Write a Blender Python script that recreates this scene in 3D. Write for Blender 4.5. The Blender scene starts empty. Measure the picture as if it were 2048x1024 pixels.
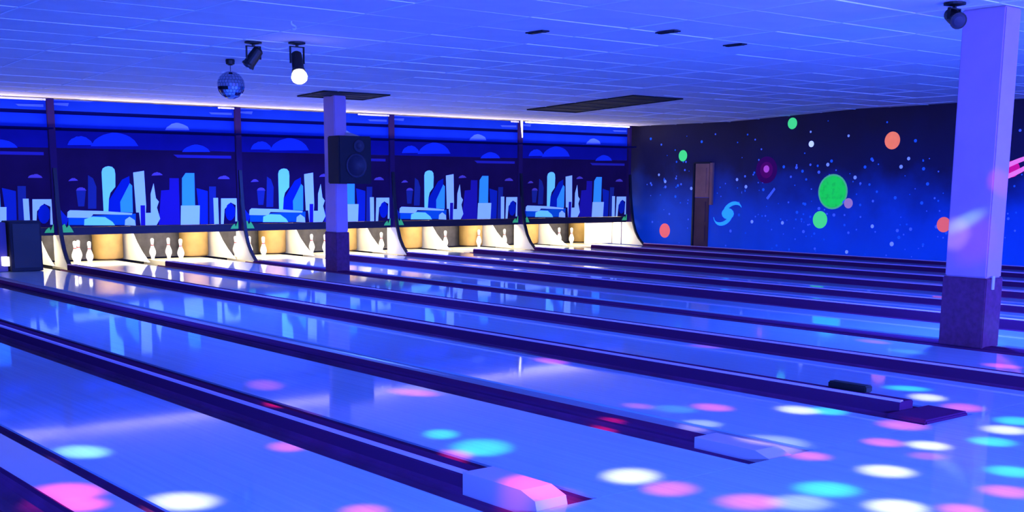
import bpy, bmesh, math, random
from mathutils import Vector, Matrix
random.seed(7)
scene = bpy.context.scene
C = scene.collection

# ------------------------------------------------------------------ camera, world, exposure
# metres: X across the lanes, Y along the lanes towards the pins, Z up, lane surface at 0
cd = bpy.data.cameras.new('camera'); cam = bpy.data.objects.new('camera', cd); C.objects.link(cam)
cd.sensor_width = 36.0; cd.lens = 36.0 * 2374.3 / 2048.0
cd.shift_y = 262.0 / 2048.0
cd.clip_end = 200
r_, u_, f_ = Vector((0.77217, -0.63538, 0.00644)), Vector((0.10383, 0.13617, 0.98523)), Vector((0.62687, 0.76010, -0.17111))
cam.matrix_world = Matrix(((r_.x, u_.x, -f_.x, 0), (r_.y, u_.y, -f_.y, 0), (r_.z, u_.z, -f_.z, 1.4423), (0, 0, 0, 1)))
scene.camera = cam
vs = scene.view_settings
vs.view_transform = 'Standard'; vs.look = 'None'; vs.gamma = 1.0; vs.use_curve_mapping = False
vs.exposure = 0.0

BLUE = (0.04, 0.12, 1.0)
w = bpy.data.worlds.new('blacklit_room'); scene.world = w; w.use_nodes = True
w.node_tree.nodes['Background'].inputs[0].default_value = (0.05, 0.12, 1.0, 1)
w.node_tree.nodes['Background'].inputs[1].default_value = 2.2

def light(name, kind, loc, target, power, color, size=None, size_y=None, angle=None, blend=0.5, parent=None, radius=0.02):
    l = bpy.data.lights.new(name, kind); l.energy = power; l.color = color
    if kind == 'AREA':
        l.shape = 'RECTANGLE'; l.size = size; l.size_y = size_y or size
    if kind == 'SPOT':
        l.spot_size = angle; l.spot_blend = blend; l.shadow_soft_size = radius
    if kind == 'POINT':
        l.shadow_soft_size = radius
    o = bpy.data.objects.new(name, l); C.objects.link(o); o.location = loc
    if target is not None:
        o.rotation_euler = (Vector(target) - Vector(loc)).to_track_quat('-Z', 'Y').to_euler()
    return o
# added blue fill lights behind the camera, out of view
for x, pw in ((-3.0, 2000), (3.5, 1250), (10.0, 900), (16.5, 1100)):
    light('rear_blue_fill', 'AREA', (x, -3.0, 1.3), (x + 1.5, 12.0, 1.6), pw, BLUE, 4.5, 0.5)
light('rear_purple_fill', 'AREA', (8.0, -3.0, 1.5), (9.5, 6.0, 1.4), 95, (1.0, 0.12, 0.75), 2.0, 0.5)  # added purple fill, also unseen behind the camera
# added white-ish fill at the masks, standing in for pit bounce on the ceiling
for b in range(5):
    light('bounce_fill', 'AREA', (5.05 + 3.28 * b, 19.68, 2.262), (5.05 + 3.28 * b, 19.58, 3.05), 17, (0.98, 0.84, 0.86), 3.1, 0.22)
# lamps in the pits, behind the masks
for i in range(1, 10):
    x = 3.413 + 1.64 * (i + .5)
    light('pit_lamp', 'AREA', (x, 20.15, 0.70), (x, 20.45, 0.0), 36, (1.0, 0.93, 0.68), 1.2, 0.35)

# ------------------------------------------------------------------ constants from the room
S = 1.64; XA = 3.4132; FOUL = 3.85; YB = 19.84; YF = 19.3; XW = 20.1
def SX(k): return XA + k * S
def zc(Y):                                   # the ceiling drops a little towards the pin end
    pts = [(-9, 3.0), (0, 2.98), (6, 2.93), (14, 2.85), (17, 2.715), (22, 2.70)]
    for (a, za), (b, zb) in zip(pts, pts[1:]):
        if Y <= b: return za + (zb - za) * (Y - a) / (b - a)
    return pts[-1][1]

# ------------------------------------------------------------------ materials
def lin(c):
    return tuple(((v / 255) / 12.92 if v / 255 <= .04045 else ((v / 255 + .055) / 1.055) ** 2.4) for v in c)
MATS = {}
def mat(name, col, rough=.6, emis=None, es=1.0, metal=0.0, spec=.4, noise=0.0, nscale=6.0, coat=0.0, bump=0.0):
    if name in MATS: return MATS[name]
    m = bpy.data.materials.new(name); m.use_nodes = True; nt = m.node_tree; b = nt.nodes['Principled BSDF']
    base = lin(col)
    b.inputs['Base Color'].default_value = (*base, 1); b.inputs['Roughness'].default_value = rough
    b.inputs['Metallic'].default_value = metal; b.inputs['Specular IOR Level'].default_value = spec
    if coat:
        b.inputs['Coat Weight'].default_value = coat; b.inputs['Coat Roughness'].default_value = .12
    if emis:
        b.inputs['Emission Color'].default_value = (*lin(emis), 1); b.inputs['Emission Strength'].default_value = es
    if noise or bump:
        tc = nt.nodes.new('ShaderNodeTexCoord'); no = nt.nodes.new('ShaderNodeTexNoise')
        no.inputs['Scale'].default_value = nscale; no.inputs['Detail'].default_value = 5
        nt.links.new(tc.outputs['Object'], no.inputs['Vector'])
        if noise:
            cr = nt.nodes.new('ShaderNodeValToRGB')
            cr.color_ramp.elements[0].position = .3; cr.color_ramp.elements[1].position = .7
            cr.color_ramp.elements[0].color = (*[v * (1 - noise) for v in base], 1)
            cr.color_ramp.elements[1].color = (*[min(1, v * (1 + noise)) for v in base], 1)
            nt.links.new(no.outputs['Fac'], cr.inputs['Fac']); nt.links.new(cr.outputs['Color'], b.inputs['Base Color'])
            if emis:
                mx = nt.nodes.new('ShaderNodeMixRGB'); mx.blend_type = 'MULTIPLY'; mx.inputs[0].default_value = noise * 1.5
                mx.inputs[1].default_value = (*lin(emis), 1); nt.links.new(no.outputs['Color'], mx.inputs[2])
                nt.links.new(mx.outputs[0], b.inputs['Emission Color'])
        if bump:
            bp = nt.nodes.new('ShaderNodeBump'); bp.inputs['Strength'].default_value = bump; bp.inputs['Distance'].default_value = .01
            nt.links.new(no.outputs['Fac'], bp.inputs['Height']); nt.links.new(bp.outputs['Normal'], b.inputs['Normal'])
    MATS[name] = m
    return m

def wood_mat(name, col, rough, coat):
    """lacquered narrow maple boards running along Y"""
    m = mat(name, col, rough, spec=.5); nt = m.node_tree; b = nt.nodes['Principled BSDF']
    tc = nt.nodes.new('ShaderNodeTexCoord'); mp = nt.nodes.new('ShaderNodeMapping'); mp.inputs['Scale'].default_value = (30, .35, 1)
    no = nt.nodes.new('ShaderNodeTexNoise'); no.inputs['Scale'].default_value = 1.2; no.inputs['Detail'].default_value = 3
    nt.links.new(tc.outputs['Object'], mp.inputs['Vector']); nt.links.new(mp.outputs['Vector'], no.inputs['Vector'])
    cr = nt.nodes.new('ShaderNodeValToRGB'); base = lin(col)
    cr.color_ramp.elements[0].position = .3; cr.color_ramp.elements[1].position = .7
    cr.color_ramp.elements[0].color = (*[v * .82 for v in base], 1); cr.color_ramp.elements[1].color = (*base, 1)
    nt.links.new(no.outputs['Fac'], cr.inputs['Fac']); nt.links.new(cr.outputs['Color'], b.inputs['Base Color'])
    b.inputs['Coat Weight'].default_value = coat; b.inputs['Coat Roughness'].default_value = .05
    return m

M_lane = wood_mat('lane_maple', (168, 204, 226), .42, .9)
M_deck = wood_mat('deck_maple', (240, 228, 200), .4, .4)
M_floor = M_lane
M_sub = mat('subfloor_concrete', (40, 40, 46), .9)
M_gutter = mat('gutter_dark', (100, 36, 88), .5, spec=.25, noise=.25, nscale=3)
M_gutter_sheen = mat('gutter_painted_sheen', (150, 140, 150), .35, spec=.5)  # paler colour stands in for the bright reflection in the far gutters
M_cap = mat('capping_dark', (84, 36, 80), .9, spec=.0)
M_rail = mat('capping_rail_lilac', (226, 180, 220), .4)
M_capwood = mat('capping_pale', (200, 190, 195), .4, coat=.3)
M_capend = mat('capping_end_pale', (190, 170, 180), .5)
M_ceil = mat('ceiling_tile', (222, 216, 216), .85, noise=.05, nscale=2.5)
M_bar = mat('ceiling_grid_bar', (240, 238, 238), .7)
M_black = mat('black_metal', (14, 13, 18), .5)
M_vent = mat('vent_dark', (10, 9, 16), .7)
M_slat = mat('vent_slat', (26, 24, 40), .6)
M_col = mat('column_paint', (186, 140, 176), .6, noise=.06, nscale=3)
M_colbase = mat('column_carpet_base', (100, 42, 80), .85, noise=.2, nscale=20)
M_div = mat('divider_indigo', (44, 26, 76), .8, spec=.05, emis=(24, 16, 90), es=.25)  # faint glow put into the divider colour
M_kick = mat('kickback_cream', (235, 228, 205), .55, noise=.06, nscale=4)
M_trim = mat('dark_edge_trim', (24, 26, 40), .5)
M_curtain = mat('pit_curtain_grey', (92, 86, 78), .9, noise=.2, nscale=8)
M_barrel = mat('pit_cushion_tan', (160, 126, 66), .7, noise=.15, nscale=5)
M_pin = mat('pin_white', (244, 241, 234), .25, coat=.5)
M_pinred = mat('pin_red_stripe', (170, 30, 30), .35)
M_beam = mat('mask_beam_dark', (24, 18, 40), .6)
M_mirror = mat('mirror_glass', (190, 195, 215), .08, metal=1.0)
M_ballcore = mat('mirror_ball_core', (60, 60, 90), .5)
M_lens = mat('lit_lens', (255, 255, 255), .3, emis=(255, 250, 255), es=6)
M_tube = mat('lit_tube', (255, 255, 255), .3, emis=(235, 240, 255), es=2.2)
M_tubedim = mat('lit_tube_dim', (200, 200, 255), .3, emis=(140, 140, 255), es=1.0)
M_lampwarm = mat('lit_indicator', (255, 250, 255), .3, emis=(255, 245, 255), es=2.5)
M_wire = mat('wire_pale', (200, 200, 215), .5)
M_spk = mat('speaker_black', (22, 18, 30), .7)
M_cone = mat('speaker_cone', (44, 38, 58), .6)
# fluorescent paints: they give off light under the blacklight lamps
def fluo(name, c, es): return mat('fluo_' + name, c, .9, emis=c, es=es, spec=.0)
P = dict(cyan=fluo('cyan', (110, 205, 250), .62), ice=fluo('ice', (140, 185, 255), .6), sky=fluo('sky', (50, 145, 250), .6), teal=fluo('teal', (14, 84, 170), .4),
         blue=fluo('blue', (18, 42, 150), .35), royal=fluo('royal', (10, 36, 150), .35), indigo=fluo('indigo', (34, 28, 140), .35), slate=fluo('slate', (28, 44, 120), .35),
         lilac=fluo('lilac', (84, 70, 165), .35), lilacdim=fluo('lilacdim', (40, 40, 150), .35), cloud=fluo('cloud', (52, 76, 215), .45), cloudblue=fluo('cloudblue', (22, 52, 205), .4),
         green=mat('fluo_shrub_green', (30, 120, 60), .7, emis=(50, 160, 120), es=.8),
         sky1=mat('fluo_sky_top', (14, 42, 150), .7, emis=(24, 56, 238), es=.22, noise=.1, nscale=2, spec=.0), sky2=mat('fluo_sky_mid', (8, 32, 150), .7, emis=(12, 40, 236), es=.22, noise=.1, nscale=2, spec=.0),
         sky3=mat('fluo_sky_low', (16, 20, 120), .7, emis=(22, 26, 165), es=.25, noise=.15, nscale=2, spec=.0), night=mat('fluo_night', (30, 20, 60), .7, emis=(24, 12, 72), es=.4, noise=.2, nscale=2, spec=.0),
         seam=mat('mask_seam', (4, 6, 60), .7, emis=(4, 10, 120), es=.15, spec=.0))
PL = dict(green=mat('fluo_planet_green', (30, 190, 60), .7, emis=(20, 235, 95), es=.8, noise=.35, nscale=9), mint=mat('fluo_planet_mint', (40, 190, 90), .7, emis=(70, 225, 135), es=.8), rim=mat('fluo_planet_rim', (40, 150, 90), .7, emis=(80, 190, 150), es=.6), stone=fluo('planet_stone', (170, 130, 165), .6),
          orange=mat('fluo_planet_orange', (245, 120, 60), .7, emis=(250, 125, 105), es=.95, noise=.25, nscale=8), magenta=fluo('planet_magenta', (58, 12, 84), .45), magenta2=fluo('planet_magenta_in', (84, 12, 92), .5), pink=fluo('planet_pink', (175, 75, 180), .7),
          salmon=mat('fluo_planet_salmon', (220, 90, 60), .7, emis=(230, 100, 120), es=.8), coral=fluo('planet_coral', (205, 20, 120), .75), white=fluo('star_white', (200, 220, 255), .8), ring=fluo('planet_ring', (240, 120, 185), .8),
          galaxy=fluo('galaxy_cyan', (45, 160, 245), .75), star=fluo('star_blue', (70, 105, 225), .5), starteal=fluo('star_teal', (30, 90, 205), .5), starpale=fluo('star_pale', (130, 160, 240), .55))

def mural_mat():
    """space mural: night violet at the top running into bright blue paint below, cloudy"""
    m = bpy.data.materials.new('space_mural'); m.use_nodes = True; nt = m.node_tree; b = nt.nodes['Principled BSDF']
    b.inputs['Roughness'].default_value = .75
    ge = nt.nodes.new('ShaderNodeNewGeometry'); sp = nt.nodes.new('ShaderNodeSeparateXYZ'); nt.links.new(ge.outputs['Position'], sp.inputs[0])
    no = nt.nodes.new('ShaderNodeTexNoise'); no.inputs['Scale'].default_value = 1.1; no.inputs['Detail'].default_value = 6
    nt.links.new(ge.outputs['Position'], no.inputs['Vector'])
    ma = nt.nodes.new('ShaderNodeMath'); ma.operation = 'MULTIPLY_ADD'; ma.inputs[1].default_value = 1.3
    nt.links.new(no.outputs['Fac'], ma.inputs[0]); nt.links.new(sp.outputs['Z'], ma.inputs[2])
    mr = nt.nodes.new('ShaderNodeMapRange'); mr.inputs['From Min'].default_value = .65; mr.inputs['From Max'].default_value = 3.45
    nt.links.new(ma.outputs[0], mr.inputs['Value'])
    cr = nt.nodes.new('ShaderNodeValToRGB'); e = cr.color_ramp.elements
    e[0].position = 0; e[0].color = (*lin((6, 82, 210)), 1)
    e[1].position = 1; e[1].color = (*lin((16, 6, 40)), 1)
    for pos, c in ((.28, (6, 70, 190)), (.46, (8, 46, 140)), (.62, (14, 16, 70))):
        x = cr.color_ramp.elements.new(pos); x.color = (*lin(c), 1)
    nt.links.new(mr.outputs[0], cr.inputs['Fac']); nt.links.new(cr.outputs['Color'], b.inputs['Base Color'])
    nt.links.new(cr.outputs['Color'], b.inputs['Emission Color']); b.inputs['Emission Strength'].default_value = .22
    return m
M_mural = mural_mat()

# ------------------------------------------------------------------ mesh helpers (world coordinates in, local to the parent out)
WL = {}
def link(name, bm, mats, parent=None, smooth=False, loc=None):
    me = bpy.data.meshes.new(name); bmesh.ops.recalc_face_normals(bm, faces=bm.faces)
    if parent is not None: org = WL[parent.name] if loc is None else Vector(loc)
    else: org = Vector(loc) if loc is not None else Vector((0, 0, 0))
    bmesh.ops.translate(bm, verts=bm.verts, vec=-org)
    bm.to_mesh(me); bm.free()
    for m in (mats if isinstance(mats, (list, tuple)) else [mats]): me.materials.append(m)
    if smooth:
        for p in me.polygons: p.use_smooth = True
    o = bpy.data.objects.new(name, me); C.objects.link(o)
    if parent is not None:
        o.parent = parent; o.location = org - WL[parent.name]
    else:
        o.location = org
    WL[o.name] = org
    return o
def tag(o, label, cat, group=None):
    o['label'] = label; o['category'] = cat
    if group: o['group'] = group
    return o
def thing(name, loc, label, cat, group=None):
    o = bpy.data.objects.new(name, None); C.objects.link(o); o.location = loc; o.empty_display_size = .2
    WL[o.name] = Vector(loc); return tag(o, label, cat, group)
def struct(o): o['kind'] = 'structure'; return o
def bx(bm, lo, hi, mi=0):
    v = [bm.verts.new((x, y, z)) for z in (lo[2], hi[2]) for y in (lo[1], hi[1]) for x in (lo[0], hi[0])]
    for f in ((0, 2, 3, 1), (4, 5, 7, 6), (0, 1, 5, 4), (2, 6, 7, 3), (0, 4, 6, 2), (1, 3, 7, 5)):
        bm.faces.new([v[i] for i in f]).material_index = mi
    return v
def box(name, lo, hi, m, parent=None, bevel=0.0, loc=None):
    bm = bmesh.new(); bx(bm, lo, hi)
    if bevel: bmesh.ops.bevel(bm, geom=bm.edges[:], offset=bevel, segments=2, affect='EDGES')
    return link(name, bm, m, parent, loc=loc)
def prism(bm, pts, axis, a, b, mi=0):
    """closed outline pts (2D) swept along axis from a to b; axis 'x': (y,z), 'y': (x,z), 'z': (x,y)"""
    def p3(q, t): return {'x': (t, q[0], q[1]), 'y': (q[0], t, q[1]), 'z': (q[0], q[1], t)}[axis]
    va = [bm.verts.new(p3(q, a)) for q in pts]; vb = [bm.verts.new(p3(q, b)) for q in pts]; n = len(pts)
    fs = [bm.faces.new(va), bm.faces.new(vb)] + [bm.faces.new((va[i], va[(i + 1) % n], vb[(i + 1) % n], vb[i])) for i in range(n)]
    for f in fs: f.material_index = mi
def lathe(bm, prof, c, n=20, axis='z', mi=0):
    rings = []
    for r, t in prof:
        ring = []
        for i in range(n):
            a = 2 * math.pi * i / n; x, y = r * math.cos(a), r * math.sin(a)
            ring.append(bm.verts.new({'z': (c[0] + x, c[1] + y, c[2] + t), 'y': (c[0] + x, c[1] + t, c[2] + y), 'x': (c[0] + t, c[1] + x, c[2] + y)}[axis]))
        rings.append(ring)
    for A, B in zip(rings, rings[1:]):
        for i in range(n): bm.faces.new((A[i], A[(i + 1) % n], B[(i + 1) % n], B[i])).material_index = mi
    for R in (rings[0], rings[-1]): bm.faces.new(R).material_index = mi
def tube(bm, p0, p1, r, n=10, mi=0):
    p0, p1 = Vector(p0), Vector(p1); d = p1 - p0; q = d.to_track_quat('Z', 'Y'); A, B = [], []
    for i in range(n):
        a = 2 * math.pi * i / n; o = q @ Vector((r * math.cos(a), r * math.sin(a), 0)); A.append(bm.verts.new(p0 + o)); B.append(bm.verts.new(p1 + o))
    for i in range(n): bm.faces.new((A[i], A[(i + 1) % n], B[(i + 1) % n], B[i])).material_index = mi
    bm.faces.new(A).material_index = mi; bm.faces.new(B).material_index = mi

# ------------------------------------------------------------------ room shell
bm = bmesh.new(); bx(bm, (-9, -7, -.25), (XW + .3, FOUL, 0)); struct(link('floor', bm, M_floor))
bm = bmesh.new(); bx(bm, (-9, FOUL + .002, -.25), (XW + .3, 22.0, -.13)); struct(link('floor', bm, M_sub))
bm = bmesh.new(); bx(bm, (-9, 21.6, -.13), (XW + .3, 21.8, 3.0)); struct(link('wall_back', bm, M_sub))
# right wall with the space mural; the far section stands back a little
wr = bmesh.new(); bx(wr, (XW, -7, -.13), (XW + .3, 16.7, 3.05)); bx(wr, (XW + .06, 16.7, -.13), (XW + .3, 21.6, 3.0))
wall_r = struct(link('wall_right', wr, M_mural, loc=(XW, 0, 0)))
# ceiling: deck above, lay-in tiles and grid bars below
bm = bmesh.new(); ys = [-7, 0, 6, 14, 17, 22]
prism(bm, [(y, zc(y) + .03) for y in ys] + [(22, 3.25), (-7, 3.25)], 'x', -9, XW + .3)
ceil = struct(link('ceiling', bm, M_ceil))
TX, TY = 1.25, .78; gx0, gy0 = 4.7 - 12 * TX, 9.3 - 20 * TY
tile_me = None; stuff = bmesh.new(); ntile = 0
HOLES = [(14.2, 15.4, 14.1, 16.85), (9.45, 10.65, 15.95, 16.8)]
cells = []
for i in range(40):
    for j in range(40):
        x0, y0 = gx0 + i * TX, gy0 + j * TY
        x1, y1 = min(x0 + TX, XW - .02), min(y0 + TY, 19.8)
        if x1 - x0 < .2 or y1 - y0 < .1: continue
        cells.append((x0, x1, y0, y1))
def seen(x, y):
    d = Vector((x, y, zc(y) - 1.4423)); z = d.dot(f_)
    if z < 1: return False
    px, py = 1024 + 2374.3 * d.dot(r_) / z, 774 - 2374.3 * d.dot(u_) / z
    return -60 < px < 2110 and py > -40
near = sorted([c for c in cells if seen((c[0] + c[1]) / 2, (c[2] + c[3]) / 2)], key=lambda c: (c[0] ** 2 + c[2] ** 2))[:290]
nearset = set(near)
for c in cells:
    x0, x1, y0, y1 = c; xm, ym = (x0 + x1) / 2, (y0 + y1) / 2
    full = abs(x1 - x0 - TX) < 1e-4 and abs(y1 - y0 - TY) < 1e-4
    sl = math.atan2(zc(y1) - zc(y0), y1 - y0)
    if c in nearset:
        if full and tile_me:
            o = bpy.data.objects.new('ceiling_tile', tile_me); C.objects.link(o); o.parent = ceil
        else:
            bm = bmesh.new(); hx, hy = (x1 - x0) / 2 - .011, (y1 - y0) / 2 - .011
            bx(bm, (-hx, -hy, 0), (hx, hy, .018)); o = link('ceiling_tile', bm, M_ceil); o.parent = ceil
            if full: tile_me = o.data
        o.location = (xm, ym, (zc(y0) + zc(y1)) / 2 + random.uniform(-.003, .003)); o.rotation_euler = (sl + random.uniform(-.004, .004), random.uniform(-.003, .003), 0)
    else:
        v = [stuff.verts.new((x, y, zc(y) + dz)) for dz in (0, .018) for (x, y) in ((x0 + .011, y0 + .011), (x1 - .011, y0 + .011), (x1 - .011, y1 - .011), (x0 + .011, y1 - .011))]
        for f in ((0, 1, 2, 3), (4, 5, 6, 7), (0, 1, 5, 4), (1, 2, 6, 5), (2, 3, 7, 6), (3, 0, 4, 7)): stuff.faces.new([v[i] for i in f])
o = link('ceiling_tiles_far', stuff, M_ceil, None); o.parent = ceil; o['kind'] = 'stuff'
bm = bmesh.new()
for i in range(40):
    x = gx0 + i * TX
    if x > XW: break
    for a, b in zip(ys, ys[1:]):
        prism(bm, [(a, zc(a) - .004), (b, zc(b) - .004), (b, zc(b) + .02), (a, zc(a) + .02)], 'x', x - .010, x + .010)
for j in range(40):
    y = gy0 + j * TY
    if y < 20: bx(bm, (-9, y - .010, zc(y) - .004), (XW, y + .010, zc(y) + .02))
o = link('ceiling_grid', bm, M_bar, None); o.parent = ceil

# mural paint on the right wall: planets, ring, galaxy, stars
def wallx(Y): return XW if Y < 16.7 else XW + .06
def disc(name, Y, Z, R, m, proud=.004, n=28):
    bm = bmesh.new(); x = wallx(Y)
    prism(bm, [(Y + R * math.cos(2 * math.pi * i / n), Z + R * math.sin(2 * math.pi * i / n)) for i in range(n)], 'x', x - proud, x)
    return link(name, bm, m, wall_r)
PRINT = [('slate', [(0.557, 1.49), (0.637, 1.44), (0.687, 1.3), (0.667, 0.94), (0.527, 0.94)]),
 ('slate', [(0.347, 1.24), (0.507, 1.24), (0.467, 0.98), (0.367, 0.98)]),
 ('indigo', [(1.967, 1.45), (2.137, 1.45), (2.127, 0.65), (1.737, 0.65), (1.807, 1.24), (1.957, 1.25)]),
 ('blue', [(2.457, 1.28), (2.667, 1.23), (2.647, 0.64), (2.507, 0.64)]), ('slate', [(2.697, 1.31), (2.827, 1.31), (2.797, 0.64), (2.677, 0.64)]),
 ('blue', [(0.047, 0.94), (0.197, 0.78), (0.157, 0.68), (0.027, 0.69)]),
 ('royal', [(0.877, 0.88), (0.887, 1.08), (1.127, 1.42), (1.257, 1.48), (1.257, 1.34), (1.077, 1.05), (1.077, 0.88)]),
 ('teal', [(0.197, 0.81), (1.337, 0.85), (1.327, 0.66), (0.187, 0.68)]),
 ('cyan',
  [(0.787, 1.54), (0.807, 1.6), (0.857, 1.63), (0.907, 1.64), (0.967, 1.63), (1.007, 1.59), (1.017, 1.51), (1.007, 1.3), (0.917, 1.2), (0.887, 1.1),
   (0.867, 0.89), (0.787, 0.89), (0.787, 1.36)]),
 ('sky', [(1.077, 0.88), (1.077, 1.05), (1.257, 1.36), (1.297, 1.32), (1.287, 0.87)]),
 ('ice', [(1.327, 1.54), (1.517, 1.57), (1.527, 0.99), (1.497, 0.65), (1.417, 0.65), (1.397, 0.87), (1.347, 0.87)]),
 ('indigo', [(1.427, 0.99), (1.507, 0.99), (1.497, 0.65), (1.417, 0.65)]),
 ('ice',
  [(1.677, 1.36), (1.707, 1.11), (1.757, 1.05), (1.717, 0.95), (1.767, 0.76), (1.697, 0.65), (1.497, 0.65), (1.507, 0.86), (1.607, 0.86),
   (1.617, 1.18)]),
 ('sky', [(2.197, 1.45), (2.267, 1.54), (2.427, 1.54), (2.417, 0.97), (2.177, 0.97)]),
 ('ice', [(2.157, 0.98), (2.507, 0.98), (2.487, 0.63), (2.137, 0.64)]), ('ice', [(2.767, 1.11), (2.857, 1.11), (2.857, 0.63), (2.767, 0.63)]),
 ('ice', [(2.917, 1.1), (3.297, 1.1), (3.297, 0.69), (3.177, 0.69), (3.197, 0.98), (3.097, 1.03), (2.977, 0.91), (2.947, 0.62), (2.897, 0.63)]),
 ('royal',
  [(3.177, 0.86), (3.167, 0.79), (3.137, 0.74), (3.097, 0.71), (3.057, 0.71), (3.017, 0.74), (2.997, 0.79), (2.987, 0.86), (3.007, 0.93),
   (3.027, 0.98), (3.067, 1.01), (3.117, 1.01), (3.147, 0.98), (3.177, 0.93)]),
 ('ice', [(0.187, 0.89), (0.227, 0.92), (0.787, 0.9), (1.277, 0.86), (1.267, 0.83), (0.607, 0.85), (0.557, 0.79), (0.177, 0.8)]),
 ('cyan', [(0.447, 0.67), (0.457, 0.77), (0.597, 0.81), (0.807, 0.8), (0.927, 0.72), (0.967, 0.66)]),
 ('ice', [(1.137, 0.66), (1.147, 0.75), (1.227, 0.8), (1.317, 0.74), (1.327, 0.65)]),
 ('lilac',
  [(0.227, 1.39), (0.247, 1.41), (0.257, 1.42), (0.277, 1.43), (0.287, 1.44), (0.307, 1.44), (0.317, 1.44), (0.337, 1.44), (0.347, 1.43),
   (0.367, 1.42), (0.377, 1.41), (0.387, 1.4)]),
 ('lilac',
  [(0.347, 1.24), (0.357, 1.26), (0.377, 1.28), (0.387, 1.28), (0.407, 1.29), (0.427, 1.29), (0.437, 1.29), (0.457, 1.29), (0.467, 1.28),
   (0.487, 1.28), (0.497, 1.26), (0.517, 1.24)]),
 ('lilac',
  [(1.647, 1.49), (1.667, 1.52), (1.687, 1.53), (1.697, 1.54), (1.717, 1.54), (1.737, 1.55), (1.757, 1.55), (1.777, 1.54), (1.797, 1.54),
   (1.807, 1.53), (1.827, 1.52), (1.847, 1.5)]),
 ('lilac',
  [(2.867, 1.44), (2.887, 1.47), (2.907, 1.48), (2.937, 1.49), (2.957, 1.49), (2.977, 1.5), (2.997, 1.5), (3.017, 1.5), (3.037, 1.49), (3.057, 1.48),
   (3.077, 1.47), (3.097, 1.44)]),
 ('cloud',
  [(1.927, 2.26), (1.957, 2.31), (2.007, 2.34), (2.047, 2.37), (2.087, 2.38), (2.127, 2.39), (2.167, 2.39), (2.207, 2.38), (2.247, 2.37),
   (2.297, 2.35), (2.337, 2.33), (2.367, 2.27)]),
 ('cloudblue',
  [(0.247, 1.97), (0.277, 2.03), (0.317, 2.07), (0.367, 2.09), (0.397, 2.11), (0.437, 2.11), (0.477, 2.12), (0.517, 2.11), (0.557, 2.1),
   (0.597, 2.07), (0.637, 2.04), (0.667, 1.98)]),
 ('cloudblue',
  [(0.627, 1.96), (0.697, 2.06), (0.767, 2.11), (0.847, 2.15), (0.917, 2.17), (0.997, 2.19), (1.077, 2.19), (1.147, 2.18), (1.227, 2.16),
   (1.297, 2.13), (1.377, 2.07), (1.437, 1.98)]),
 ('cloudblue',
  [(2.217, 1.9), (2.257, 1.95), (2.307, 1.98), (2.357, 2.0), (2.407, 2.02), (2.457, 2.03), (2.507, 2.03), (2.557, 2.02), (2.607, 2.01), (2.647, 1.99),
   (2.697, 1.96), (2.737, 1.91)]),
 ('cloud', [(0.077, 2.73), (0.707, 2.75), (0.667, 2.67), (0.067, 2.67)]), ('cloud', [(0.067, 2.63), (0.307, 2.64), (0.287, 2.59), (0.067, 2.6)]),
 ('cloud', [(2.747, 2.59), (3.177, 2.6), (3.177, 2.56), (2.787, 2.56)]), ('lilacdim', [(2.057, 1.85), (3.137, 1.85), (3.137, 1.8), (2.127, 1.8)]),
 ('green', [(3.067, 0.48), (3.097, 0.61), (3.147, 0.65), (3.167, 0.59), (3.227, 0.7), (3.267, 0.65), (3.317, 0.6), (3.327, 0.47)]),
 ('green', [(0.067, 0.53), (0.077, 0.67), (0.117, 0.7), (0.147, 0.63), (0.187, 0.68), (0.227, 0.62), (0.257, 0.54)])]
PLANETS = [('green', 14.4, 1.27, 0.312), ('mint', 14.67, 0.71, 0.173), ('stone', 14.02, 1.05, 0.099), ('orange', 13.12, 2.24, 0.164),
 ('magenta', 16.07, 1.7, 0.276), ('pink', 16.07, 1.72, 0.074), ('mint', 15.46, 2.63, 0.115), ('mint', 18.48, 2.02, 0.125),
 ('salmon', 18.97, 0.34, 0.162), ('salmon', 11.94, 0.7, 0.139), ('coral', 10.71, 1.7, 0.142), ('white', 14.97, 2.21, 0.062)]
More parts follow.
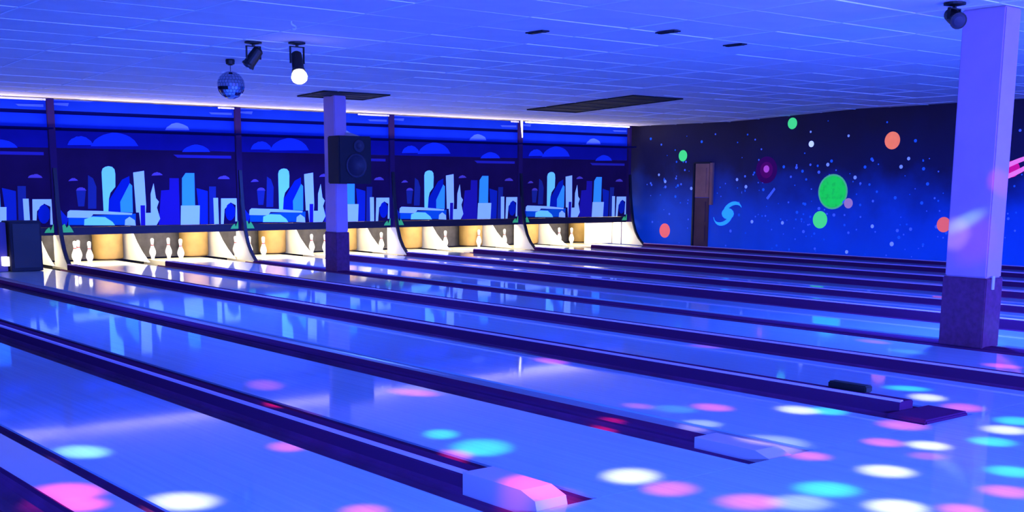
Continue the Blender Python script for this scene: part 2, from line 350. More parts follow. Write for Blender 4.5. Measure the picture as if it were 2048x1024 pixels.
SPOTS = [(2.17, 6.24, 0.125, 'c'), (1.82, 5.45, 0.131, 'p'), (1.77, 5.21, 0.108, 'p'), (2.17, 4.97, 0.132, 'w'), (2.73, 4.33, 0.086, 'p'),
 (3.09, 5.68, 0.094, 'p'), (3.53, 6.63, 0.081, 'r'), (3.94, 7.54, 0.14, 'q'), (4.6, 6.65, 0.129, 'p'), (3.95, 5.43, 0.096, 't'),
 (3.92, 5.01, 0.155, 't'), (3.69, 4.96, 0.094, 'p'), (4.11, 4.05, 0.126, 'w'), (4.08, 3.76, 0.111, 'p'), (3.49, 4.02, 0.157, 'p'),
 (4.92, 5.1, 0.089, 'r'), (6.32, 7.17, 0.121, 'p'), (6.56, 7.79, 0.047, 't'), (5.83, 5.02, 0.109, 'p'), (5.48, 5.35, 0.083, 'q'),
 (5.59, 5.13, 0.114, 's'), (6.2, 4.62, 0.114, 'w'), (6.32, 4.48, 0.107, 't'), (5.38, 4.71, 0.095, 'v'), (6.31, 3.93, 0.125, 'p'),
 (7.49, 4.65, 0.113, 't'), (7.28, 4.36, 0.111, 'w'), (7.13, 4.01, 0.116, 'p'), (6.67, 3.47, 0.111, 'w'), (6.98, 3.57, 0.109, 't'),
 (6.3, 3.35, 0.106, 't'), (5.79, 3.72, 0.094, 'p'), (5.92, 3.52, 0.098, 'w'), (5.68, 3.38, 0.079, 'q'), (5.21, 3.32, 0.114, 'w'),
 (4.67, 3.29, 0.125, 't'), (4.2, 3.37, 0.12, 'p'), (4.37, 3.22, 0.115, 'v'), (4.65, 2.9, 0.114, 'w'), (5.71, 2.92, 0.104, 't'),
 (5.31, 2.73, 0.102, 'p'), (4.84, 2.69, 0.087, 'p'), (5.29, 4.11, 0.165, 'v'), (5.18, 3.77, 0.089, 'p'), (9.05, 4.78, 0.111, 'p'),
 (9.5, 6.28, 0.119, 'q'), (9.17, 5.71, 0.129, 's'), (7.99, 6.99, 0.097, 'q'), (10.76, 7.79, 0.141, 's')]

PLN = dict(green='large bright green planet', mint='small mint green planet', stone='small greyish moon', orange='orange planet', magenta='dim magenta nebula', pink='pink core of nebula',
           salmon='salmon pink planet', coral='magenta ringed planet', white='white star')
for k, (c, Y, Z, R) in enumerate(PLANETS):
    o = disc('painted_planet', Y, Z, R, PL[c], .008 if c == 'pink' else .004); o['label'] = PLN[c] + ' painted on the mural'
    if c == 'green':
        o = disc('painted_planet_rim', Y, Z, R + .035, PL['rim'], .002); o['label'] = 'paler rim of the green planet'
    if c == 'magenta':
        disc('painted_nebula', Y, Z, R * .6, PL['magenta2'], .006)
    if c == 'coral':
        bm = bmesh.new(); n = 36
        pts = []
        for s, (ra, rb) in ((1, (.52, .13)), (-1, (.44, .05))):
            seq = range(n + 1) if s == 1 else range(n, -1, -1)
            for i in seq:
                a = 2 * math.pi * i / n; yy, zz = ra * math.cos(a), rb * math.sin(a); t = -.42
                pts.append((Y + yy * math.cos(t) - zz * math.sin(t), Z + yy * math.sin(t) + zz * math.cos(t)))
        va = [bm.verts.new((XW - .010, q[0], q[1])) for q in pts]; m_ = n + 1
        for i in range(n): bm.faces.new((va[i], va[i + 1], va[2 * m_ - 2 - i], va[2 * m_ - 1 - i]))
        r = bmesh.ops.extrude_face_region(bm, geom=bm.faces[:]); bmesh.ops.translate(bm, verts=[v for v in r['geom'] if isinstance(v, bmesh.types.BMVert)], vec=(.009, 0, 0))
        o = link('painted_ring', bm, PL['ring'], wall_r); o['label'] = 'pink ring around the painted planet'
def swirl(bm, cy, cz, sgn, x):
    n = 14; L, R = [], []
    for i in range(n + 1):
        t = i / n; a = sgn * (2.9 * t) + (.75 if sgn > 0 else .75); rr = .08 + .36 * t; wd = .075 * math.sin(math.pi * min(1, t * 1.0 + .12)) + .008
        for lst, q in ((L, rr + wd), (R, rr - wd)):
            yy, zz = q * math.cos(a + (0 if sgn > 0 else math.pi)), .62 * q * math.sin(a + (0 if sgn > 0 else math.pi))
            tl = -.55; lst.append(bm.verts.new((x, cy + yy * math.cos(tl) - zz * math.sin(tl), cz + yy * math.sin(tl) + zz * math.cos(tl))))
    for i in range(n): bm.faces.new((L[i], L[i + 1], R[i + 1], R[i]))
bm = bmesh.new(); gxw = wallx(17.1) - .005
swirl(bm, 17.12, .77, 1, gxw); 
r = None
for s in range(1):
    n = 14; L, R = [], []
    for i in range(n + 1):
        t = i / n; a = math.pi + 2.9 * t + .75; rr = .08 + .36 * t; wd = .075 * math.sin(math.pi * min(1, t + .12)) + .008
        for lst, q in ((L, rr + wd), (R, rr - wd)):
            yy, zz = q * math.cos(a), .62 * q * math.sin(a); tl = -.55
            lst.append(bm.verts.new((gxw, 17.12 + yy * math.cos(tl) - zz * math.sin(tl), .77 + yy * math.sin(tl) + zz * math.cos(tl))))
    for i in range(n): bm.faces.new((L[i], L[i + 1], R[i + 1], R[i]))
prism(bm, [(17.12 + .17 * math.cos(a * .5236), .77 + .12 * math.sin(a * .5236)) for a in range(12)], 'x', gxw - .002, gxw + .004)
o = link('painted_galaxy', bm, PL['galaxy'], wall_r); o['label'] = 'cyan spiral galaxy painted on the mural'
bm = bmesh.new()
for i in range(360):
    Y = random.uniform(7, 19.6); Z = min(2.65, max(.08, random.gauss(1.15, .62))); R = random.choice((.012, .016, .02, .026, .034)); x = wallx(Y)
    if abs(Y - 17.85) < .4 and Z < 1.95: continue
    prism(bm, [(Y + R * math.cos(a * 1.0472), Z + R * math.sin(a * 1.0472)) for a in range(6)], 'x', x - .003, x + .002, 0 if random.random() < .5 else 1)
for Y, Z, R in ((15.0, 2.45, .03), (14.1, 2.35, .035), (12.9, 1.75, .05), (12.75, 1.9, .045), (13.9, 1.55, .05), (14.55, 1.8, .05), (13.45, .62, .05), (13.0, .3, .06), (14.0, .1, .05), (16.6, 1.35, .05), (16.9, 1.5, .045), (19.0, 1.45, .05), (18.2, 1.3, .05), (19.2, 1.6, .04), (16.4, .62, .05), (15.6, .62, .05)):
    R *= .75; x = wallx(Y); prism(bm, [(Y + R * math.cos(a * .7854), Z + R * math.sin(a * .7854)) for a in range(8)], 'x', x - .003, x + .002, 2)
o = link('painted_stars', bm, [PL['star'], PL['starteal'], PL['starpale']], wall_r); o['kind'] = 'stuff'; o['label'] = 'scattered small stars painted on the mural'
bm = bmesh.new(); prism(bm, [(16.05, 1.12), (15.85, 1.34), (15.82, 1.30), (16.0, 1.09)], 'x', XW - .004, XW + .002)
o = link('painted_comet', bm, PL['star'], wall_r)
# brown door in the mural wall
dx_ = XW + .06
door = thing('door_1', (dx_, 17.82, 0), 'narrow brown wooden door in the mural wall', 'door'); del door['category']; struct(door)
M_door = mat('door_brown', (150, 104, 92), .7, emis=(50, 36, 60), es=.35, noise=.2, nscale=3); M_doord = mat('door_brown_dark', (96, 58, 60), .7, emis=(28, 20, 52), es=.3, noise=.2, nscale=3)  # both door browns carry a faint glow of their own, no lamp
bm = bmesh.new(); bx(bm, (dx_ - .03, 17.66, .0), (dx_, 18.06, 1.10)); link('door_leaf', bm, M_doord, door)
bm = bmesh.new(); bx(bm, (dx_ - .034, 17.66, 1.11), (dx_, 18.06, 1.84)); link('door_leaf', bm, M_door, door)
bm = bmesh.new(); bx(bm, (dx_ - .05, 17.55, .95), (dx_, 17.63, 1.86)); link('door_frame', bm, M_door, door)
bm = bmesh.new(); bx(bm, (dx_ - .05, 18.08, .0), (dx_, 18.12, 1.86)); bx(bm, (dx_ - .05, 17.63, 1.845), (dx_, 18.08, 1.88)); link('door_frame', bm, M_trim, door)
for z0, z1 in ((.15, .5), (.58, 1.02), (1.2, 1.75)):
    bm = bmesh.new(); bx(bm, (dx_ - .045, 17.74, z0), (dx_ - .03, 17.98, z1)); link('door_panel', bm, M_door if z0 > 1 else M_doord, door)

# ------------------------------------------------------------------ lanes and the strips between them
ORD = ['first', 'second', 'third', 'fourth', 'fifth', 'sixth', 'seventh', 'eighth', 'ninth', 'tenth', 'eleventh', 'twelfth']
for i in range(-1, 10):
    a, b = SX(i) + .28, SX(i + 1) - .28
    n = i + 1
    if i == -1: a = SX(-1) + .28
    if n == 0: lab = 'glossy bowling lane nearest the camera, cut by the left edge below'
    elif n == 10: lab = 'farthest bowling lane, running right beside the space mural wall'
    else: lab = ORD[n] + ' glossy bowling lane counting from the camera towards the mural wall'
    t = thing('bowling_lane', ((a + b) / 2, FOUL, 0), lab, 'bowling lane', 'glossy bowling lanes')
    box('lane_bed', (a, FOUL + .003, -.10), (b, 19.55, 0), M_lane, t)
    box('pin_deck', (a, 19.553, -.10), (b, 21.0, 0), M_deck, t)

DZ = {-1: .004, 0: .06, 1: .012, 2: .075, 3: .07, 4: .012, 5: .09, 6: .06, 7: .07, 8: .06, 9: .06, 10: .05}
def gutter(x0, x1, dep, parent, m):
    n = 10; bm = bmesh.new(); cx, hw = (x0 + x1) / 2, (x1 - x0) / 2
    top = [(cx - hw * math.cos(math.pi * i / n), -.012 - dep * math.sin(math.pi * i / n)) for i in range(n + 1)]
    prism(bm, top + [(x1, -.115), (x0, -.115)], 'y', FOUL + .003, 19.55)
    return link('gutter', bm, m, parent, smooth=False)
SL = {-1: 'flush pale capping between two gutters, running through the lower left corner', 0: 'dark gutter strip with lilac rail and pink-lit end, second strip from camera',
      1: 'plain dark gutter strip with grey end cover, third strip from camera', 2: 'dark gutter strip with lilac rail and black boxes at its end, fourth from camera'}
for k in range(-1, 11):
    c = SX(k); dz = DZ[k]
    lab = SL.get(k) or (ORD[k + 1] + ' dark gutter strip from the camera, between two far lanes' if k < 10 else 'last dark gutter strip at the foot of the mural wall')
    t = thing('lane_divider_strip', (c, FOUL, -.13), lab, 'gutter strip', 'gutter strips between lanes')
    if k == -1:
        gutter(c - .28, c - .07, .07, t, M_gutter); gutter(c + .20, c + .28, .04, t, M_gutter)
        box('capping', (c - .062, FOUL + .003, -.1), (c + .195, 19.5, dz), M_capwood, t, .004)
        box('capping_edge', (c - .07, FOUL + .003, -.09), (c - .0625, 19.5, .012), M_cap, t)
        continue
    gutter(c - .28, c - .075, .07, t, M_gutter)
    gutter(c + .075, c + .28, .025 if k in (1, 4) else .05, t, M_gutter_sheen if k in (1, 4, 9) else M_gutter)
    end = FOUL + .003 + (.55 if k in (0, 1) else .30 if k == 2 else 0)
    bm = bmesh.new()
    prism(bm, [(c - .075, -.1), (c + .075, -.1), (c + .075, dz - .012), (c + .06, dz), (c - .06, dz), (c - .075, dz - .012)], 'y', end, 19.24)
    link('capping', bm, M_cap, t)
    if k not in (1, 4):
        bm = bmesh.new(); prism(bm, [(c - .070, dz - .004), (c - .034, dz - .004), (c - .040, dz + .008), (c - .064, dz + .008)], 'y', end, 19.24); link('return_rail', bm, M_rail, t)
    if k in (0, 1):
        bm = bmesh.new(); prism(bm, [(FOUL + .003, -.1), (end - .002, -.1), (end - .002, dz + .012), (FOUL + .12, dz + .012), (FOUL + .02, dz - .02), (FOUL + .003, -.02)], 'x', c - .085, c + .10)
        link('end_cover', bm, M_capend, t)
    if k == 2:
        box('end_box', (c - .24, FOUL + .01, -.012), (c + .24, FOUL + .295, .022), M_cap, t, .01)
        box('sensor_box', (c + .02, FOUL + .62, dz - .002), (c + .10, FOUL + .92, dz + .045), M_black, t, .008)

# ------------------------------------------------------------------ pin-end masks, dividers, pits
BW = 2 * S
BAYL = ['leftmost skyline mask, mostly cut off by the left picture edge', 'skyline mask above the first whole pit opening from the left', 'skyline mask crossed by the near-centre column and its loudspeaker',
        'skyline mask right of the column, second from the mural wall', 'skyline mask next to the space mural wall']
for b in range(5):
    x0, x1 = SX(2 * b) + .06, SX(2 * b + 2) - .06
    t = thing('pinsetter_mask', ((x0 + x1) / 2, YB + .03, .5), BAYL[b], 'mask unit', 'painted skyline masks over the pits')
    z1, z2, z3 = 2.485, 2.22, 1.92
    for (za, zb, m) in ((z1 + .028, 2.688, 'sky1'), (z2 + .025, z1 - .028, 'sky2'), (z3, z2 - .025, 'sky3')):
        box('sky_board', (x0, YB, za), (x1, YB + .03, zb), P[m], t, .003)
    for z in (z1, z2): box('board_seam', (x0, YB + .015, z - .03), (x1, YB + .03, z + .03), P['seam'], t)
    box('added_light_tray', (x0, YB - .30, z2 - .012), (x1, YB - .001, z2 + .012), P['seam'], t, .002)  # shelf added to carry the fill light, not a part of the mask
    box('skyline_board', (x0, YB, .645), (x1, YB + .03, z3 - .004), P['night'], t, .003)
    o = box('bottom_beam', (x0, YB - .03, .515), (x1, YB + .06, .64), M_beam, t, .006)
    for q, (c, pts) in enumerate(PRINT):
        zmax = max(z for _, z in pts); bm = bmesh.new()
        xs = SX(2 * b)
        pts = [(min(max(xs + dx, x0 + .003), x1 - .003), min(max(z, .56 if c == 'green' else .648), 2.685)) for dx, z in pts]
        pr = .003 + q * .0002 + (.03 if c == 'green' else 0)
        prism(bm, pts, 'y', YB - pr, YB - (.029 if c == 'green' else -.002))
        link('painted_cloud' if c in ('cloud', 'cloudblue', 'lilac', 'lilacdim') else 'painted_shrub' if c == 'green' else 'painted_building', bm, P[c], t)
DL = {2: 'leftmost dark mask divider with curved foot, beside the black cabinet', 4: 'dark mask divider with curved foot, left of the centre column', 6: 'dark mask divider with curved foot, right of the centre column',
      8: 'dark mask divider with white strip lamp at its top', 10: 'dark mask divider at the corner with the mural wall'}
def front(z):
    P_ = [(0, 19.29), (.05, 19.35), (.15, 19.47), (.3, 19.58), (.52, 19.67), (1.0, 19.76), (1.6, 19.81)]
    for (a, ya), (b, yb) in zip(P_, P_[1:]):
        if z <= b: return ya + (yb - ya) * (z - a) / (b - a)
    return 19.81
for k in (2, 4, 6, 8, 10):
    x = SX(k); t = thing('mask_divider', (x, 19.6, 0), DL[k], 'divider', 'mask dividers')
    hw = .055 if k < 10 else .04
    box('post', (x - hw, YB - .04, .52), (x + hw, YB + .06, 2.70), M_div, t, .004)
    zs = [.0 + .52 * i / 10 for i in range(11)]
    bm = bmesh.new(); prism(bm, [(front(z), z) for z in zs] + [(20.0, .52), (20.0, .0)], 'x', x - .012, x + .012); link('curved_panel', bm, M_kick, t)
    zu = zs + [.8, 1.1, 1.35, 1.6]
    bm = bmesh.new(); prism(bm, [(front(z), z) for z in (.522, .8, 1.1, 1.35, 1.6)] + [(19.799, 1.6), (19.799, .522)], 'x', x - .012, x + .012); link('upper_fin', bm, M_div, t)
    bm = bmesh.new(); prism(bm, [(front(z) - .035, z) for z in zu] + [(front(z) - .001, z) for z in reversed(zu)], 'x', x - .03, x + .03); link('edge_trim', bm, M_trim, t)
    if k == 8:
        bm = bmesh.new(); prism(bm, [(x - .02, 2.70), (x + .03, 2.70), (x + .035, 2.35), (x + .022, 2.35)], 'y', YB - .06, YB - .042); o = link('strip_lamp', bm, M_tube, t); o['label'] = 'glowing white strip lamp'
for b, (a, c_, m) in enumerate(((2.2, 3.2, M_tubedim), (2.9, 3.2, M_tubedim), (2.5, 3.2, M_tubedim), (3.0, 3.2, M_tubedim), (.12, 3.22, M_tube))):
    x = SX(2 * b); bm = bmesh.new(); tube(bm, (x + a, YB - .05, 2.675), (x + c_, YB - .05, 2.675), .016)
    t = thing('cove_tube', (x + (a + c_) / 2, YB - .05, 2.675), ['dim cove tube above the leftmost mask', 'short dim cove tube above the mask left of the column', 'short dim cove tube above the mask behind the column', 'short dim cove tube above the mask right of the column', 'bright white cove tube above the mask beside the mural'][b], 'tube lamp')
    link('tube', bm, m, t)
    box('clip', (x + a + .03, YB - .06, 2.66), (x + a + .05, YB, 2.69), M_black, t); box('clip', (x + c_ - .05, YB - .06, 2.66), (x + c_ - .03, YB, 2.69), M_black, t)

# pits: side panels, curtain, cushion
for k in range(1, 10):
    x = SX(k); bm = bmesh.new()
    pr = [(20.10, .0), (20.22, .06), (20.40, .16), (20.62, .32), (20.86, .56), (20.98, .72), (21.5, .72), (21.5, .0)]
    prism(bm, pr, 'x', x - .02, x + .02); o = link('kickback_panel', bm, M_kick, loc=(x, 20.1, 0))
    tag(o, ORD[k - 1] + ' cream curved side panel in the pits from the left', 'side panel', 'pit side panels')
xk = SX(10); bm = bmesh.new(); prism(bm, [(20.03, .0), (20.03, .72), (21.5, .72), (21.5, .0)], 'x', xk - .02, xk + .02)
tag(link('kickback_panel', bm, M_kick, loc=(xk, 20.03, 0)), 'cream side panel of the last pit beside the mural wall', 'side panel', 'pit side panels')
for i in range(1, 10):
    a, b = SX(i) + .03, SX(i + 1) - .03
    bm = bmesh.new(); n = 12
    front_ = [(a + (b - a) * j / n, 21.40 + .02 * (j % 2)) for j in range(n + 1)]
    prism(bm, front_ + [(b, 21.48), (a, 21.48)], 'z', .0, .74); o = link('pit_curtain', bm, M_curtain, loc=((a + b) / 2, 21.44, 0))
    tag(o, 'grey pit curtain at the back of the ' + ORD[i - 1] + ' pit from the left', 'curtain', 'pit curtains')
    cx = b - .30; bm = bmesh.new(); lathe(bm, [(.25, .02), (.262, .05), (.262, .55), (.25, .6)], (cx, 21.12, 0), 24)
    o = link('pit_cushion', bm, M_barrel, loc=(cx, 21.12, .0), smooth=True); tag(o, 'rounded tan cushion at the right of the ' + ORD[i - 1] + ' pit from the left', 'cushion', 'tan pit cushions')
bm = bmesh.new(); bx(bm, (18.92, 20.3, .012), (19.76, 20.34, .62)); bx(bm, (18.90, 20.27, .5), (19.77, 20.30, .56)); o = link('sweep_board', bm, M_kick, loc=(19.35, 20.3, .012))
tag(o, 'white board closing the last pit beside the mural wall', 'board')

def pin_mesh(bm, c):
    prof = [(.026, 0), (.029, .006), (.036, .05), (.052, .085), (.0605, .114), (.058, .15), (.045, .19), (.030, .225), (.0235, .254), (.024, .28), (.0305, .32), (.0325, .343), (.029, .365), (.018, .378), (.004, .381)]
    lathe(bm, prof, c, 16)
pin_body = pin_str = None
YH = 20.0
def rack(i): 
    c = SX(i) + S / 2; d = .1524
    return {1: (c, YH), 2: (c - d, YH + .264), 3: (c + d, YH + .264), 4: (c - 2 * d, YH + .528), 5: (c, YH + .528), 6: (c + 2 * d, YH + .528), 7: (c - 3 * d, YH + .79), 8: (c - d, YH + .79), 9: (c + d, YH + .79), 10: (c + 3 * d, YH + .79)}
PINS = {1: (7, 4), 2: (7, 4, 2, 8), 3: (7, 8, 2), 4: (7, 4, 2), 5: (7, 4), 6: (7, 4), 7: (7, 10), 8: (7, 4), 9: (7, 4)}
NUM = {7: 'back left corner', 4: 'left side', 2: 'front left', 8: 'back row', 10: 'back right corner', 5: 'centre'}
for i, ids in PINS.items():
    R = rack(i)
    for q in ids:
        x, y = R[q]
        t = thing('bowling_pin', (x, y, 0), 'white bowling pin standing at the %s of the %s pit from the left' % (NUM[q], ORD[i - 1]), 'bowling pin', 'bowling pins left standing')
        if pin_body is None:
            bm = bmesh.new(); pin_mesh(bm, (x, y, 0)); ob = link('body', bm, M_pin, t, smooth=True); pin_body = ob.data
            bm = bmesh.new(); lathe(bm, [(.0253, .246), (.0243, .252), (.0244, .258), (.0255, .264)], (x, y, 0), 16); os_ = link('neck_stripe', bm, M_pinred, t, smooth=True); pin_str = os_.data
        else:
            for nm, me in (('body', pin_body), ('neck_stripe', pin_str)):
                o = bpy.data.objects.new(nm, me); C.objects.link(o); o.parent = t

# black cabinet at the left pit mouth
t = thing('pit_cabinet', (5.98, 19.32, 0), 'black cabinet with a small white lamp standing at the leftmost pit mouth', 'cabinet')
box('body', (5.72, 19.10, .005), (6.20, 19.50, .78), M_spk, t, .01)
box('side_panel', (5.30, 19.20, .005), (5.70, 19.48, .76), mat('cabinet_panel_violet', (70, 60, 120), .6), t, .008)
box('door', (5.76, 19.085, .06), (6.17, 19.10, .74), M_black, t, .004)
bm = bmesh.new(); bx(bm, (5.60, 19.05, .10), (5.68, 19.19, .24)); o = link('indicator_lamp', bm, M_lampwarm, t); o['label'] = 'glowing white indicator lamp'

# ------------------------------------------------------------------ columns
def column(name, xc, yc, sx, sy, label):
    zt = zc(yc); t = thing(name, (xc, yc, .0), label, 'column', 'square columns')
    box('shaft', (xc - sx / 2, yc - sy / 2, .62), (xc + sx / 2, yc + sy / 2, zt), M_col, t, .012)
    box('base_cover', (xc - sx / 2 - .012, yc - sy / 2 - .012, .0), (xc + sx / 2 + .012, yc + sy / 2 + .012, .62), M_colbase, t, .008)
    return t
t = column('column', 10.00, 16.55, .22, .33, 'pale square column with dark base, carrying the black loudspeaker')
t2 = column('column', 10.00, 5.62, .26, .40, 'large pale square column with dark base at the right')
box('outlet_plate', (9.94, 5.395, .52), (9.98, 5.407, .64), M_capwood, t2, .002)
# loudspeaker on the far column
t = thing('loudspeaker', (10.0, 16.2, 1.38), 'black box loudspeaker mounted on the column near the centre', 'loudspeaker')
box('cabinet', (9.74, 16.02, 1.38), (10.33, 16.36, 2.11), M_spk, t, .015)
bm = bmesh.new(); lathe(bm, [(.19, 0), (.19, -.012), (.165, -.02), (.15, .0), (.06, .04), (.055, .015), (.0, .01)], (10.05, 16.018, 1.66), 24, 'y'); link('woofer', bm, M_cone, t, smooth=True)
bm = bmesh.new(); lathe(bm, [(.10, 0), (.10, -.012), (.085, -.016), (.03, .01), (.0, .0)], (10.10, 16.018, 1.96), 20, 'y'); link('tweeter', bm, M_cone, t, smooth=True)
bm = bmesh.new(); prism(bm, [(16.05, 2.112), (16.38, 2.112), (16.38, 2.18)], 'x', 10.08, 10.14); link('bracket', bm, M_capwood, t)

# added blue fill lamps, out of sight on the far side of the columns
def added_fill_lamp(x, y, z, aim, power, label, col, cy_):
    t = thing('added_fill_lamp', (x, y, z - .09), label, 'added fill lamp', 'added blue fill lamps')
    c = Vector((x, y, z)); d = (Vector(aim) - c).normalized(); q = d.to_track_quat('Z', 'Y').to_matrix().to_4x4()
    bm = bmesh.new(); lathe(bm, [(.04, -.10), (.06, -.08), (.065, .02), (.075, .05), (.06, .05), (.05, .03)], (0, 0, 0), 16)
    bmesh.ops.transform(bm, matrix=Matrix.Translation(c) @ q, verts=bm.verts); link('housing', bm, M_black, t)
    bm = bmesh.new(); tube(bm, c, (10.02, cy_, z + .02), .012, 8); link('clamp_arm', bm, M_black, t)
    light('blue_fill_spot', 'SPOT', c + d * .07, c + d * 3, power, col, angle=2.9, blend=.35, radius=.06)
added_fill_lamp(10.34, 17.08, 2.15, (10.2, 17.4, 0.0), 700, 'small black fill lamp added out of sight behind the column near the centre', BLUE, 16.70)
added_fill_lamp(10.62, 6.02, 1.90, (12.5, 8.0, -4.0), 1000, 'small black fill lamp added out of sight behind the large right column', BLUE, 5.80)
# ------------------------------------------------------------------ ceiling vents
def vent(xa, xb, ya, yb, label, n):
    z0 = min(zc(ya), zc(yb)); t = thing('ceiling_vent', ((xa + xb) / 2, (ya + yb) / 2, zc((ya + yb) / 2) - .02), label, 'vent', 'dark ceiling vents')
    def sl(bm, x0, x1, y0, y1, d0, d1):
        v = [bm.verts.new((x, y, zc(y) - d)) for d in (d0, d1) for (x, y) in ((x0, y0), (x1, y0), (x1, y1), (x0, y1))]
        for f in ((0, 1, 2, 3), (4, 5, 6, 7), (0, 1, 5, 4), (1, 2, 6, 5), (2, 3, 7, 6), (3, 0, 4, 7)): bm.faces.new([v[i] for i in f])
    ymid = [ya, yb] if not (ya < 14 < yb) else [ya, 14, yb]
    bm = bmesh.new()
    for p, q in zip(ymid, ymid[1:]): sl(bm, xa, xb, p, q, .008, .0)
    link('backing', bm, M_vent, t)
    bm = bmesh.new()
    for x0, x1, y0, y1 in ((xa, xa + .05, ya, yb), (xb - .05, xb, ya, yb), (xa, xb, ya, ya + .05), (xa, xb, yb - .05, yb)): sl(bm, x0, x1, y0, y1, .02, .009)
    link('frame', bm, M_vent, t)
    for i in range(1, n):
        y = ya + (yb - ya) * i / n; bm = bmesh.new(); sl(bm, xa + .05, xb - .05, y - .025, y + .025, .018, .009); link('slat', bm, M_slat, t)
vent(14.2, 15.4, 14.15, 16.85, 'long dark slatted ceiling vent nearer the mural wall', 6)
vent(9.45, 10.65, 15.95, 16.75, 'dark ceiling vent around the top of the column near the centre', 3)
for (x, y, lab) in ((10.21, 8.66, 'small dark ceiling slot left of the right column'), (7.89, 9.21, 'tiny dark ceiling slot near the picture top centre'), (8.88, 8.39, 'faint small ceiling slot between the two others')):
    t = thing('ceiling_slot', (x, y, zc(y) - .02), lab, 'ceiling slot', 'small ceiling slots')
    bm = bmesh.new(); bx(bm, (x - .045, y - .13, zc(y) - .016), (x + .045, y + .13, zc(y) - .004)); link('plate', bm, M_slat, t)
    bm = bmesh.new(); bx(bm, (x - .025, y - .11, zc(y) - .022), (x + .025, y + .11, zc(y) - .0165)); link('opening', bm, M_black, t)

# ------------------------------------------------------------------ mirror ball, spotlights
bxp, byp = 6.70, 13.46; zt = zc(byp)
t = thing('mirror_ball', (bxp, byp, zt - .45), 'mirror ball hanging from a black motor under the ceiling', 'mirror ball')
bm = bmesh.new(); lathe(bm, [(.05, -.005), (.055, -.02), (.05, -.06), (.02, -.075)], (bxp, byp, zt), 16); link('motor', bm, M_black, t)
bm = bmesh.new(); tube(bm, (bxp, byp, zt - .07), (bxp, byp, zt - .16), .004, 6); link('rod', bm, M_black, t)
bcz = zt - .305; RB = .163
bm = bmesh.new(); bmesh.ops.create_uvsphere(bm, u_segments=24, v_segments=14, radius=RB - .006); bmesh.ops.translate(bm, verts=bm.verts, vec=(bxp, byp, bcz)); link('core', bm, M_ballcore, t)
bm = bmesh.new(); nl = 13
for a in range(nl):
    th0, th1 = math.pi * a / nl + .012, math.pi * (a + 1) / nl - .012; nn = max(5, int(26 * math.sin((th0 + th1) / 2)))
    for q in range(nn):
        p0, p1 = 2 * math.pi * q / nn + .015, 2 * math.pi * (q + 1) / nn - .015
        def pt(th, ph, R=RB): return (bxp + R * math.sin(th) * math.cos(ph), byp + R * math.sin(th) * math.sin(ph), bcz + R * math.cos(th))
        vs_ = [bm.verts.new(pt(th, ph)) for th, ph in ((th0, p0), (th1, p0), (th1, p1), (th0, p1))]; vi = [bm.verts.new(pt(th, ph, RB - .008)) for th, ph in ((th0, p0), (th1, p0), (th1, p1), (th0, p1))]
        bm.faces.new(vs_)
        for j in range(4): bm.faces.new((vs_[j], vs_[(j + 1) % 4], vi[(j + 1) % 4], vi[j]))
o = link('mirror_tiles', bm, M_mirror, t); o['kind'] = 'stuff'

def stage_light(name, x, y, aim, label, lit, drop=.16):
    zt = zc(y); t = thing(name, (x, y, zt - drop - .1), label, 'stage light', 'ceiling stage lights')
    bm = bmesh.new(); lathe(bm, [(.09, -.004), (.09, -.02), (.03, -.03)], (x, y, zt), 16); link('mount_plate', bm, M_black, t)
    bm = bmesh.new()
    bx(bm, (x - .085, y - .012, zt - drop - .02), (x - .075, y + .012, zt - .05)); bx(bm, (x + .075, y - .012, zt - drop - .02), (x + .085, y + .012, zt - .05)); bx(bm, (x - .085, y - .012, zt - .055), (x + .085, y + .012, zt - .045)); bx(bm, (x - .012, y - .012, zt - .045), (x + .012, y + .012, zt - .03))
    link('yoke', bm, M_black, t)
    c = Vector((x, y, zt - drop)); d = (Vector(aim) - c).normalized(); q = d.to_track_quat('Z', 'Y')
    def along(prof, m, nm, smooth=True):
        bm = bmesh.new(); lathe(bm, prof, (0, 0, 0), 18)
        bmesh.ops.transform(bm, matrix=Matrix.Translation(c) @ q.to_matrix().to_4x4(), verts=bm.verts); return link(nm, bm, m, t, smooth=False)
    along([(.03, -.11), (.055, -.09), (.06, -.02), (.062, .08), (.07, .10), (.07, .115), (.058, .115)], M_black, 'housing')
    if lit:
        o = along([(.0565, .1155), (.078, .145), (.086, .18), (.076, .215), (.045, .24), (.01, .248)], M_lens, 'lens'); o['label'] = 'glowing white lens'
    else:
        along([(.0565, .1155), (.04, .125), (.01, .13)], M_cone, 'lens')
    return t, c, d
t, c, d = stage_light('stage_light', 6.12, 11.75, (5.6, 12.0, 1.9), 'black spotlight aimed down at the lanes, between mirror ball and lit spotlight', False)
light('blue_fill_spot', 'SPOT', c + d * .14, c + Vector((.15, .5, -3)), 1200, BLUE, angle=2.7, blend=.5, radius=.05)  # added blue fill placed at the unlit spotlight
t, c, d = stage_light('stage_light', 6.50, 11.50, (6.35, 10.9, 1.2), 'black spotlight with a glowing white lens under the ceiling', True, .20)
light('spot_lamp', 'SPOT', c + d * .27, c + d * 2, 6, (1, .95, 1), angle=1.4, radius=.05)
t, c3, d = stage_light('stage_light', 9.40, 5.62, (8.6, 4.6, 2.3), 'black spotlight hanging beside the large right column at the top edge', False, .12)
bm = bmesh.new(); zt = zc(11.6)
pts = [(6.18, 11.72, zt - .04), (6.26, 11.66, zt - .07), (6.34, 11.60, zt - .075), (6.42, 11.55, zt - .06)]
for a, b in zip(pts, pts[1:]): tube(bm, a, b, .007, 6)
tag(link('cable', bm, M_wire, loc=pts[0]), 'pale cable slung between the two ceiling spotlights', 'cable')
bm = bmesh.new(); zt = zc(10.1)
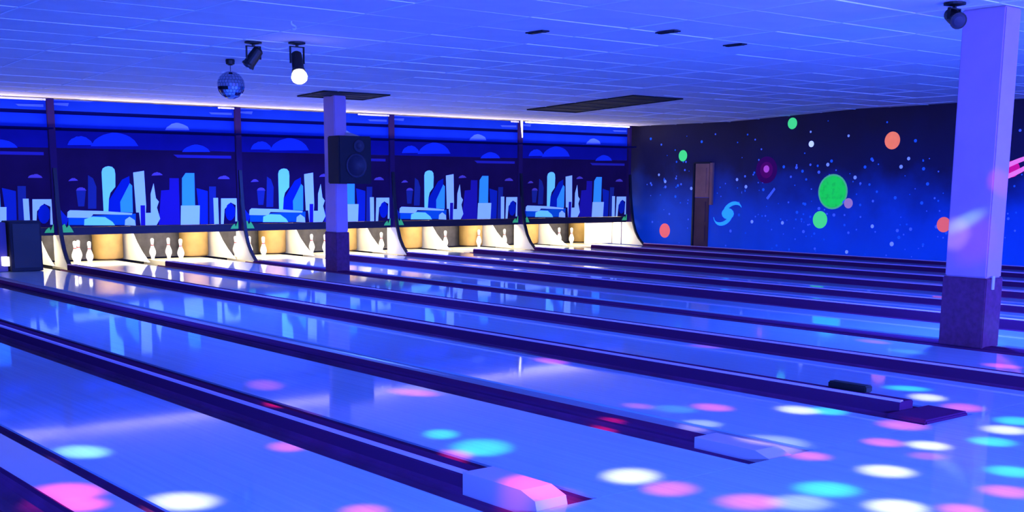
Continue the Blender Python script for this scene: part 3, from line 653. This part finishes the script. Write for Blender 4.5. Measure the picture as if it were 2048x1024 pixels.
pts = [(5.66, 10.11, zt - .004), (5.66, 10.11, zt - .03), (5.70, 10.10, zt - .05), (5.69, 10.09, zt - .075), (5.65, 10.08, zt - .08)]
for a, b in zip(pts, pts[1:]): tube(bm, a, b, .010, 6)
tag(link('ceiling_hook', bm, M_wire, loc=pts[0]), 'small white hook on the ceiling above the lit spotlight', 'hook')

# multi-beam party lights over the approach (above the frame) that throw the coloured dots
BC = dict(w=(1, .68, .55), v=(.9, .75, .8), p=(1, .08, .35), q=(1, .10, .5), t=(.05, .85, 1), s=(.15, .6, 1), c=(.55, 1, 1))
BC['r'] = (1, .02, .12)
BP = dict(r=3.0, w=1.4, v=.5, p=1.05, q=.5, t=.8, s=.3, c=.9)
def party(x, y, label):
    zt = zc(y); t = thing('party_light', (x, y, zt - .22), label, 'party light', 'multi-beam party lights')
    bm = bmesh.new(); lathe(bm, [(.05, -.004), (.05, -.05), (.13, -.07), (.15, -.16), (.11, -.21), (.04, -.225)], (x, y, zt), 18); link('dome', bm, M_black, t)
    bm = bmesh.new()
    for q in range(8): a = q * .785; lathe(bm, [(.016, -.172), (.016, -.186), (.004, -.19)], (x + .11 * math.cos(a), y + .11 * math.sin(a), zt), 8)
    link('beam_lenses', bm, M_cone, t); return (x, y, zt - .24)
SRC = [party(2.6, 3.2, 'multi-beam party light above the approach, left'), party(5.6, 3.0, 'multi-beam party light above the approach, right'), (9.3, 4.6, 2.6)]
SRC[2] = party(8.6, 2.6, 'multi-beam party light above the approach, far right')
for X, Y, R, c in SPOTS:
    s = min(SRC, key=lambda s: (s[0] - X) ** 2 + (s[1] - Y) ** 2); d = (Vector((X, Y, 0)) - Vector(s))
    dist = d.length; cosi = abs(d.z) / dist
    ang = 2 * math.atan(R * math.sqrt(max(cosi, .35)) * 1.0 / dist)
    light("beam", "SPOT", s, (X, Y, 0), 1150 * BP[c] * dist * dist / 9 / max(cosi, .3), BC[c], angle=ang * 1.5, blend=1.0, radius=.03)
light('beam', 'SPOT', SRC[0], (9.87, 5.75, 1.0), 1300, (.8, .8, 1), angle=.045, blend=.9, radius=.01)
light('beam', 'SPOT', SRC[1], (9.87, 5.55, .95), 260, (1, .1, .8), angle=.10, blend=1, radius=.01)
light('beam', 'SPOT', SRC[1], (10.0, 5.42, 1.45), 700, (1, .1, .55), angle=.055, blend=1, radius=.01)
light('beam', 'SPOT', SRC[1], (10.05, 5.41, .16), 700, (.1, 1, .5), angle=.05, blend=1, radius=.01)
